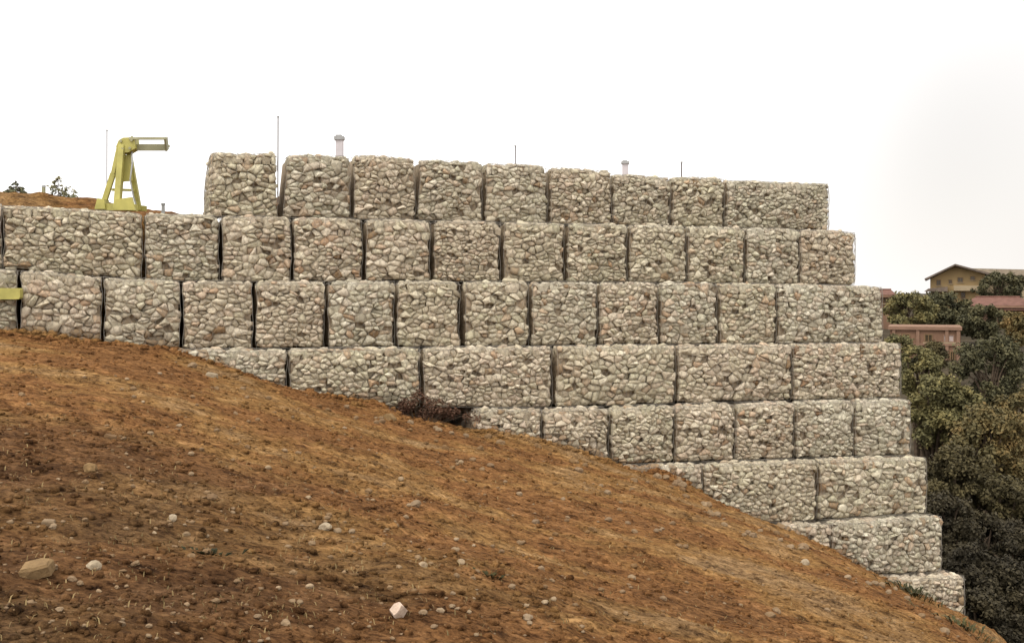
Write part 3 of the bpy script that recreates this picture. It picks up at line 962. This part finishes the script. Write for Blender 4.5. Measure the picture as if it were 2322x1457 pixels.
po = thing('grey_post', Vector((p.x, D, p.z - 2.2)), 'short grey post standing beside the young conifer on the mound', 'post')
m = MB(po.location); m.bar((p.x, D, p.z - 2.2), (p.x, D, p.z - .05), .05, .05, 10); m.build('shaft', M['steel'], po)
m = MB(po.location); m.bar((p.x, D, p.z - .05), (p.x, D, p.z), .06, .045, 10); m.build('cap', M['grey_cap'], po)

# ------------------------------------------------------------------ houses on the far hillside
def window(root, x0, x1, y0, y1, D, wallY, frame='frame', pane='glass'):
    a, b = px(x0, y1, D), px(x1, y0, D)
    o = root.location
    fw = 0.09
    m = MB(o)
    m.box((a.x, wallY - .08, a.z), (b.x, wallY + .02, a.z + fw)).box((a.x, wallY - .08, b.z - fw), (b.x, wallY + .02, b.z))
    m.box((a.x, wallY - .08, a.z + fw), (a.x + fw, wallY + .02, b.z - fw)).box((b.x - fw, wallY - .08, a.z + fw), (b.x, wallY + .02, b.z - fw))
    cx_ = (a.x + b.x) / 2
    m.box((cx_ - .03, wallY - .06, a.z + fw), (cx_ + .03, wallY + .02, b.z - fw))
    w = m.build('window', M[frame], root)
    m = MB(o); m.box((a.x + fw, wallY - .03, a.z + fw), (b.x - fw, wallY + .03, b.z - fw)); m.build('pane', M[pane], w)
    m = MB(o); m.box((a.x - .12, wallY - .16, a.z - .1), (b.x + .12, wallY + .02, a.z)); m.build('sill', M['ochre_pale'], w)

Dh = 170.0
foot = px(2170, 664, Dh)
gz = float(far_z(np.array(foot.x), np.array(foot.y))) + EYE
hs = thing('ochre_house', Vector((foot.x, Dh, gz - 2)), 'large ochre-yellow house with brown gabled roof on the far hill', 'house')
o = hs.location
def xz(x, y): q = px(x, y, Dh); return (q.x, q.z)
m = MB(o); m.prism([(xz(2113, 0)[0], gz - 2), (xz(2229, 0)[0], gz - 2), xz(2229, 621), xz(2166, 604), xz(2113, 632)], Dh, Dh + 9); m.build('wall', M['ochre'], hs)
m = MB(o); m.box((xz(2229, 0)[0] + .01, Dh + 2.5, gz - 2), (xz(2318, 0)[0], Dh + 9, xz(0, 623)[1])); m.build('wing_wall', M['ochre_pale'], hs)
m = MB(o)
m.prism([xz(2102, 635.5), xz(2166, 602.5), xz(2240, 624.5), xz(2241, 620.5), xz(2166, 598.5), xz(2101, 631.5)], Dh - 1.6, Dh + 9.5)
rf = m.build('roof', M['roof_brown'], hs)
xa, xb = xz(2180, 0)[0], xz(2325, 0)[0]; ze, zr_ = xz(0, 624)[1], xz(0, 606)[1]
m = MB(o)
m.v = [Vector(p_) - m.o for p_ in ((xa + 2.2, Dh + 1.9, ze), (xb, Dh + 1.9, ze), (xb, Dh + 5.5, zr_ - .3), (xa, Dh + 5.5, zr_), (xb, Dh + 9.3, ze), (xa, Dh + 9.3, ze),
       (xa + 2.2, Dh + 1.9, ze - .2), (xb, Dh + 1.9, ze - .2), (xb, Dh + 9.3, ze - .2), (xa, Dh + 9.3, ze - .2))]
m.f = [(0, 1, 2, 3), (3, 2, 4, 5), (0, 6, 7, 1), (1, 7, 8, 4, 2), (4, 8, 9, 5), (0, 3, 5, 9, 6), (6, 9, 8, 7)]
m.build('wing_roof', M['roof_grey'], hs)
for (a, b, y0, y1) in ((2126, 2136, 634, 647), (2152, 2160, 634, 643), (2171, 2183, 629, 640), (2198, 2208, 626, 635)):
    window(hs, a, b, y0, y1, Dh, Dh)
q0, q1 = px(2163, 659, Dh), px(2226, 654, Dh)
m = MB(o); m.box((q0.x, Dh - 1.3, q0.z), (q1.x, Dh - .002, q0.z + .16)); bal = m.build('balcony', M['ochre_pale'], hs)
m = MB(o); m.box((q0.x, Dh - 1.3, q0.z + .162), (q1.x, Dh - 1.2, q0.z + .75)); m.build('parapet', M['ochre_pale'], bal)
q0, q1 = px(2100, 661, Dh), px(2150, 654, Dh)
m = MB(o); m.prism([(q0.x, q0.z), (q1.x, q0.z), (q1.x, q1.z + .3), (q0.x + .6, q1.z)], Dh - 2.5, Dh - .005); m.build('lower_roof', M['roof_brown'], hs)
m = MB(o)
for xx in (2106, 2128):
    c_ = px(xx, 661, Dh); m.box((c_.x - .12, Dh - 2.2, gz - 2), (c_.x + .12, Dh - 1.96, c_.z))
m.build('porch_posts', M['ochre_pale'], hs)
window(hs, 2178, 2188, 662, 676, Dh, Dh)

hs.rotation_euler.z = -0.36
def roof_house(x0, x1, yr, ye, yb, D, label, wallm, roofm, depth=8, fascia=None, name='red_roofed_house'):
    a, b = px(x0, ye, D), px(x1, ye, D)
    zr = px(x0, yr, D).z
    gz_ = float(far_z(np.array((a.x + b.x) / 2), np.array(D))) + EYE - 2
    r_ = thing(name, Vector(((a.x + b.x) / 2, D, gz_)), label, 'house')
    m = MB(r_.location); m.box((a.x + .5, D + .6, gz_), (b.x - .5, D + depth - .6, a.z)); m.build('wall', M[wallm], r_)
    ym = D + depth / 2
    m = MB(r_.location)
    ov = min(2.0, (b.x - a.x) * .2)
    i = len(m.v)
    P_ = [(a.x, D, a.z), (b.x, D, a.z), (b.x, D + depth, a.z), (a.x, D + depth, a.z), (a.x + ov, ym, zr), (b.x - ov, ym, zr)]
    m.v = [Vector(p_) - m.o for p_ in P_]
    m.f = [(0, 1, 5, 4), (1, 2, 5), (2, 3, 4, 5), (3, 0, 4), (3, 2, 1, 0)]
    rr = m.build('roof', M[roofm], r_)
    m = MB(r_.location); m.box((a.x + .02, D + .02, a.z - .3), (b.x - .02, D + depth - .02, a.z - .004)); m.build('fascia', M[fascia or wallm], rr)
    m = MB(r_.location)
    m.bar((a.x + ov, ym, zr + .03), (b.x - ov, ym, zr + .03), .13, .13, 6); m.build('ridge', M[roofm], rr)
    r_.rotation_euler.z = -0.36
    return r_, gz_
h2, _ = roof_house(2186, 2345, 674, 692, 720, 138, 'house with a terracotta roof at the right picture edge', 'salmon_pale', 'terracotta', 7.5, 'salmon_pale')
for (a, b) in ((2210, 2219), (2232, 2241), (2262, 2271), (2290, 2299)):
    window(h2, a, b, 699, 711, 138, 138.6)
m = MB(h2.location); q = px(2200, 703, 137.5); q2 = px(2345, 701, 137.5)
m.box((q.x, 137.3, q.z), (q2.x, 138.59, q2.z)); m.build('balcony_slab', M['terracotta'], h2)
h3, _ = roof_house(1975, 2028, 657, 668, 690, 132, 'small terracotta roof peeping over the wall\'s right end', 'salmon', 'terracotta', 6)
window(h3, 2003, 2012, 676, 688, 132, 132.6)

# salmon building with columns below the trees
Ds = 104.0
q0, q1 = px(2018, 748, Ds), px(2176, 748, Ds)
gz = float(far_z(np.array(37.0), np.array(Ds))) + EYE - 2
sb = thing('salmon_building', Vector(((q0.x + q1.x) / 2, Ds, gz)), 'salmon-coloured flat-roofed building with pilasters among the trees', 'building')
o = sb.location
sb.rotation_euler.z = -0.34
m = MB(o); m.box((q0.x + .15, Ds + .35, gz), (q1.x - .12, Ds + 7, q0.z)); m.build('wall', M['salmon'], sb)
m = MB(o); m.box((q0.x, Ds + .12, q0.z + .003), (q1.x, Ds + 7.3, q0.z + .30)); m.build('roof_slab', M['salmon_pale'], sb)
m = MB(o); m.box((q0.x + .1, Ds + .16, px(0, 783, Ds).z), (q1.x - .15, Ds + .347, px(0, 778, Ds).z)); m.build('balcony_slab', M['salmon_pale'], sb)
for xx in (2030, 2082, 2144, 2168):
    c_ = px(xx, 750, Ds)
    m = MB(o); m.box((c_.x - .14, Ds + .2, gz), (c_.x + .14, Ds + .345, q0.z)); m.build('pilaster', M['salmon_pale'], sb)
window(sb, 2136, 2160, 758, 775, Ds, Ds + .35, 'salmon_pale', 'white')
for (a, b, y0, y1) in ((2048, 2066, 757, 774), (2096, 2114, 757, 776), (2092, 2112, 792, 822), (2050, 2066, 792, 815), (2150, 2162, 795, 825)):
    window(sb, a, b, y0, y1, Ds, Ds + .35)

# ------------------------------------------------------------------ loose stones on the slope
def rock_mesh(seed, sub=1, ang=0.22):
    import bmesh
    bm = bmesh.new()
    bmesh.ops.create_icosphere(bm, subdivisions=sub, radius=1.0)
    r = random.Random(seed)
    cuts = [Vector((r.gauss(0, 1), r.gauss(0, 1), r.gauss(0, .7))).normalized() for _ in range(7)]
    for v in bm.verts:
        for c_ in cuts:
            d = v.co.dot(c_) - 0.72
            if d > 0: v.co -= c_ * d * .9
        v.co *= 1 + r.uniform(-ang, ang) * .5
    me = bpy.data.meshes.new('field_stone')
    bm.to_mesh(me); bm.free()
    me.materials.append(M['pebble'])
    return me
def slab_mesh(seed):
    r = random.Random(seed)
    m = MB()
    pts = [(-1, -.8), (-.2, -1), (.9, -.75), (1, .5), (.3, 1), (-.85, .8)]
    n = len(pts)
    V = [Vector((x * r.uniform(.85, 1.05), y * r.uniform(.85, 1.05), z)) for z in (-1, .55) for x, y in pts] + \
        [Vector((x * .82, y * .82, 1 + r.uniform(-.1, .1))) for x, y in pts]
    Fq = [tuple(n - 1 - i for i in range(n)), tuple(2 * n + i for i in range(n))]
    for l in (0, n):
        for i in range(n):
            j = (i + 1) % n
            Fq.append((l + i, l + j, l + n + j, l + n + i))
    me = mesh('field_stone', V, Fq, M['pebble'])
    return me
ROCKS = [rock_mesh(100 + i, 2) for i in range(10)]
pale = stone_material('pale_field_stone', [(0, (0.30, 0.24, 0.16)), (1, (0.36, 0.29, 0.20))], 0.05)
white_stone = stone_material('white_field_stone', [(0, (0.50, 0.38, 0.29)), (1, (0.52, 0.40, 0.31))], 0.0)
tan = stone_material('tan_field_stone', [(0, (0.18, 0.11, 0.045)), (1, (0.21, 0.13, 0.058))], 0.1)
def field_stone(x, y, wpx, hpx, label, me=None, rot=None, mat=None, group='stones lying on the earth slope', sink=0.4):
    g = ground_px(x, y + hpx * 0.35)
    s = g.y / F
    me = me or random.choice(ROCKS)
    if mat:
        me = me.copy(); me.materials.clear(); me.materials.append(mat)
    o = link('field_stone', me)
    a, b = wpx * s / 2, hpx * s / 2
    o.scale = (a, a * random.uniform(.7, 1.0), b)
    o.rotation_euler = rot or (random.uniform(-.3, .3), random.uniform(-.3, .3), random.uniform(-.5, .5))
    o.location = g + Vector((0, 0, b * (1 - 2 * sink) + .004))
    tag(o, label, 'stone', group)
    return o
field_stone(84, 1296, 72, 30, 'largest tan block of stone in the lower left corner', slab_mesh(1), (0.25, -.18, .15), tan, sink=.15)
field_stone(213, 1281, 36, 26, 'round pale stone right of the large tan block', None, None, pale)
field_stone(903, 1388, 34, 27, 'bright white angular stone at the bottom centre of the slope', slab_mesh(3), (.5, -.75, .4), white_stone, sink=.1)
field_stone(205, 1058, 34, 26, 'tan rounded stone midway up the slope at left', None, None, tan)
field_stone(738, 1190, 34, 24, 'pale stone left of centre with a dark patch below it', None, None, pale)
field_stone(942, 1140, 30, 20, 'pale flat stone at the centre of the slope')
field_stone(250, 990, 30, 14, 'flat tan stone on the upper left slope', slab_mesh(5), (.1, .25, .3))
field_stone(392, 1172, 22, 18, 'whitish stone near the middle of the left slope', None, None, pale)
field_stone(482, 1127, 30, 18, 'pale oval stone midway down the left slope')
field_stone(1825, 1273, 22, 18, 'pale stone near the earth edge beside the seventh course', None, None, pale)
field_stone(885, 942, 36, 26, 'tan boulder at the left rim of the dark hollow', None, None, tan)
field_stone(1345, 1200, 24, 14, 'pale flat chip on the slope right of centre')
field_stone(1762, 1382, 24, 14, 'pale flat chip at the lower right of the slope')
field_stone(110, 1187, 30, 14, 'flat pinkish stone near the left picture edge', slab_mesh(7), (.1, .1, .2))
field_stone(648, 1410, 26, 18, 'brownish stone at the bottom edge left of centre')
field_stone(480, 850, 28, 12, 'flat pale stone beside the half-buried gabion', slab_mesh(8), (.1, .2, .1), pale)
field_stone(1080, 948, 14, 26, 'dark upright stone at the right end of the hollow', slab_mesh(9), (0, 0, .2))
# small countable stones that nothing tells apart
nsm = 0
while nsm < 230:
    x = random.triangular(10, 2150, 250); y = random.uniform(840, 1450)
    cy = np.interp(x, [c[0] for c in CONTACT], [c[1] for c in CONTACT])
    if y < cy + 22: continue
    s_ = random.triangular(7, 20, 8) * (0.75 + 0.45 * (y - 760) / 700)
    field_stone(x, y, s_ * 1.25, s_ * .8, 'small pale stone strewn on the bare brown slope', group='small stones strewn on the slope')
    nsm += 1

for i_ in range(60):                      # stones that rolled out of the baskets
    x = random.uniform(430, 2150)
    cy = np.interp(x, [c[0] for c in CONTACT], [c[1] for c in CONTACT])
    s_ = random.triangular(9, 22, 12)
    field_stone(x, cy + random.uniform(5, 34), s_ * 1.25, s_ * .85, 'pale stone fallen from the baskets at the foot of the wall', mat=None, group='stones fallen at the foot of the wall')

# fine litter nobody could count: pebbles and clods
def scatter(name, n, smin, smax, mat, label, cat, seed, dens, flat=0.65, oversample=4, off=0.12):
    r = np.random.default_rng(seed)
    ph = (1 + 5 ** .5) / 2
    ico = np.array([(-1, ph, 0), (1, ph, 0), (-1, -ph, 0), (1, -ph, 0), (0, -1, ph), (0, 1, ph), (0, -1, -ph), (0, 1, -ph),
                    (ph, 0, -1), (ph, 0, 1), (-ph, 0, -1), (-ph, 0, 1)]) / 1.902
    icf = np.array([(0, 11, 5), (0, 5, 1), (0, 1, 7), (0, 7, 10), (0, 10, 11), (1, 5, 9), (5, 11, 4), (11, 10, 2), (10, 7, 6), (7, 1, 8),
                    (3, 9, 4), (3, 4, 2), (3, 2, 6), (3, 6, 8), (3, 8, 9), (4, 9, 5), (2, 4, 11), (6, 2, 10), (8, 6, 7), (9, 8, 1)])
    Y = 3.5 + 16.5 * r.random(n * oversample) ** 1.15
    X = (r.random(n * oversample) * 1.12 - 0.58) * (Y + 1.5)
    t = (X - A0.x) * WD.x + (Y - A0.y) * WD.y; w = (X - A0.x) * WN.x + (Y - A0.y) * WN.y
    ok = (w > np.interp(t, CT_T, CT_W) + off) & (X < np.interp(Y, [0, 9, 19.5, 30], [0.75, 3.42, 7.62, 12.0]) + .4)
    ok &= r.random(n * oversample) < dens(X, Y)
    X, Y = X[ok][:n], Y[ok][:n]
    k = len(X)
    Z = ground(X, Y)
    s = smin + (smax - smin) * r.random(k) ** 3
    V = ico[None] * (1 + r.uniform(-.28, .28, (k, 12, 1)))
    V = V * (s[:, None, None] * np.stack([r.uniform(.8, 1.5, k), r.uniform(.7, 1.2, k), r.uniform(.45, .9, k) * flat / .65], -1)[:, None, :])
    a = r.uniform(0, 6.28, k); c_, s_ = np.cos(a)[:, None], np.sin(a)[:, None]
    V = np.stack([V[..., 0] * c_ - V[..., 1] * s_, V[..., 0] * s_ + V[..., 1] * c_, V[..., 2]], -1)
    V = V + np.stack([X, Y, Z + s * .12], -1)[:, None, :]
    Fc = icf[None] + (np.arange(k) * 12)[:, None, None]
    ob = link(name, mesh_np(name, V.reshape(-1, 3), Fc.reshape(-1, 3), mat))
    return tag(ob, label, cat, None, 'stuff')
edge = lambda X, Y: np.exp(-np.maximum((X - A0.x) * WN.x + (Y - A0.y) * WN.y - np.interp((X - A0.x) * WD.x + (Y - A0.y) * WD.y, CT_T, CT_W) - .1, 0) / 0.16)
scatter('spilled_earth', 2600, .012, .075, M['soil'], 'loose earth spilled along the foot of the wall', 'earth', 15, edge, oversample=120, off=0.02)
lowleft = lambda X, Y: np.clip(0.42 + 0.5 * (fbm(X, Y, 1.3, 3, 71) + 0.2) + 0.30 * (X < -0.5) * (Y < 11), 0.18, 1)
scatter('soil_clods', 20000, .006, .034, M['soil'], 'loose brown clods of earth over the slope', 'clods', 5, lowleft)
scatter('gravel', 3000, .006, .022, M['pebble'], 'fine pale gravel scattered over the brown slope', 'gravel', 6, lowleft, .5)

# dry grass wisps and weeds
def blades(name, spots, mat, label, cat, seed, hgt, nb, spread):
    r = np.random.default_rng(seed)
    V, Fq = [], []
    for (x, y) in spots:
        for _ in range(nb):
            bx, by = x + r.normal() * spread, y + r.normal() * spread
            bz = float(ground(np.array([bx]), np.array([by]))[0]) - .005
            a = r.uniform(0, 6.28); l = hgt * r.uniform(.5, 1.2); ln = r.uniform(.3, 1.1) * l
            dx, dy = math.cos(a), math.sin(a); wd = .002 + .002 * r.random()
            b = len(V)
            V += [(bx - dy * wd, by + dx * wd, bz), (bx + dy * wd, by - dx * wd, bz),
                  (bx + dx * ln * .45 + dy * wd * .8, by + dy * ln * .45 - dx * wd * .8, bz + l * .7), (bx + dx * ln * .45 - dy * wd * .8, by + dy * ln * .45 + dx * wd * .8, bz + l * .7),
                  (bx + dx * ln, by + dy * ln, bz + l * .85)]
            Fq += [(b, b + 1, b + 2, b + 3), (b + 3, b + 2, b + 4)]
    return tag(link(name, mesh(name, V, Fq, mat)), label, cat, None, 'stuff')
sp = []
r_ = random.Random(4)
while len(sp) < 420:
    x, y = r_.uniform(20, 2200), r_.uniform(850, 1450)
    if y < np.interp(x, [c[0] for c in CONTACT], [c[1] for c in CONTACT]) + 25: continue
    g = ground_px(x, y); sp.append((g.x, g.y))
blades('dry_grass', sp, M['grass'], 'thin dry grass wisps on the earth slope', 'grass', 9, .032, 4, .05)
def weed(x, y, label, n=40, h=.10, spread=.09):
    g = ground_px(x, y)
    o = thing('weed_tuft', g, label, 'weed', 'weeds on the earth slope')
    r = np.random.default_rng(int(x + y))
    V, Fq = [], []
    for _ in range(n):
        a = r.uniform(0, 6.28); d = abs(r.normal()) * spread
        bx, by = math.cos(a) * d, math.sin(a) * d
        bz = float(ground(np.array([g.x + bx]), np.array([g.y + by]))[0]) - g.z - .01
        ln = h * r.uniform(.5, 1.2); wd = .010
        dx, dy = math.cos(a + r.normal() * .6), math.sin(a + r.normal() * .6)
        b = len(V)
        V += [(bx, by, bz), (bx + dx * ln * .5 - dy * wd, by + dy * ln * .5 + dx * wd, bz + ln * .6), (bx + dx * ln, by + dy * ln, bz + ln * .65), (bx + dx * ln * .5 + dy * wd, by + dy * ln * .5 - dx * wd, bz + ln * .6)]
        Fq.append((b, b + 1, b + 2, b + 3))
    link('leaves', mesh('leaves', V, Fq, M['weed']), o)
    m = MB()
    for i in range(5):
        m.bar((0, 0, -.02), (random.uniform(-.05, .05), random.uniform(-.05, .05), h * .7), .003, .002, 4)
    m.build('stems', M['weed'], o)
weed(1112, 1309, 'dark green weed tuft on the slope right of centre', 30, .035, .06)
weed(475, 1256, 'dark weed clump left of centre near the bottom', 36, .04, .06)
weed(2075, 1352, 'green weeds growing against the lowest gabion', 110, .14, .22)
weed(2190, 1425, 'weeds at the brink below the lowest gabion\'s corner', 90, .12, .25)

# dry reddish shrub over the hollow at the foot of the fourth course
t_, D_ = plane_hit(945, 4)
c_ = wall_pt(t_, 0.22, 0, 4)
c_.z = float(ground(np.array([c_.x]), np.array([c_.y]))[0])
sh_ = thing('dry_shrub', c_, 'dry reddish-brown shrub at the dark hollow under the fourth course', 'shrub')
M['dry'] = leaf_material('dry_reddish_leaves', (0.055, 0.026, 0.016), (0.085, 0.043, 0.026), (0.12, 0.065, 0.040))
mb = MB(); rr = random.Random(8); cs, rs = [], []
for i in range(46):
    u_ = rr.gauss(0, .34); z_ = rr.uniform(.06, .42) * math.exp(-(u_ / .5) ** 2) + .02; v_ = rr.uniform(-.04, .16)
    e_ = WD * u_ + WN * v_ + Vector((0, 0, z_)); s_ = WD * u_ * .35 + WN * .05
    m_ = s_.lerp(e_, .55) + Vector((0, 0, .05))
    mb.bar(s_ - Vector((0, 0, .04)), m_, .007, .005, 4); mb.bar(m_, e_, .005, .002, 4)
    cs.append(e_); rs.append(rr.uniform(.05, .10))
mb.build('twigs', M['bark'], sh_)
V_, F_ = leaf_cloud(cs, rs, 2600, .020, seed=3)
link('leaves', mesh_np('leaves', V_, F_, M['dry']), sh_)
for o_ in BASKETS:
    del o_['_ph']
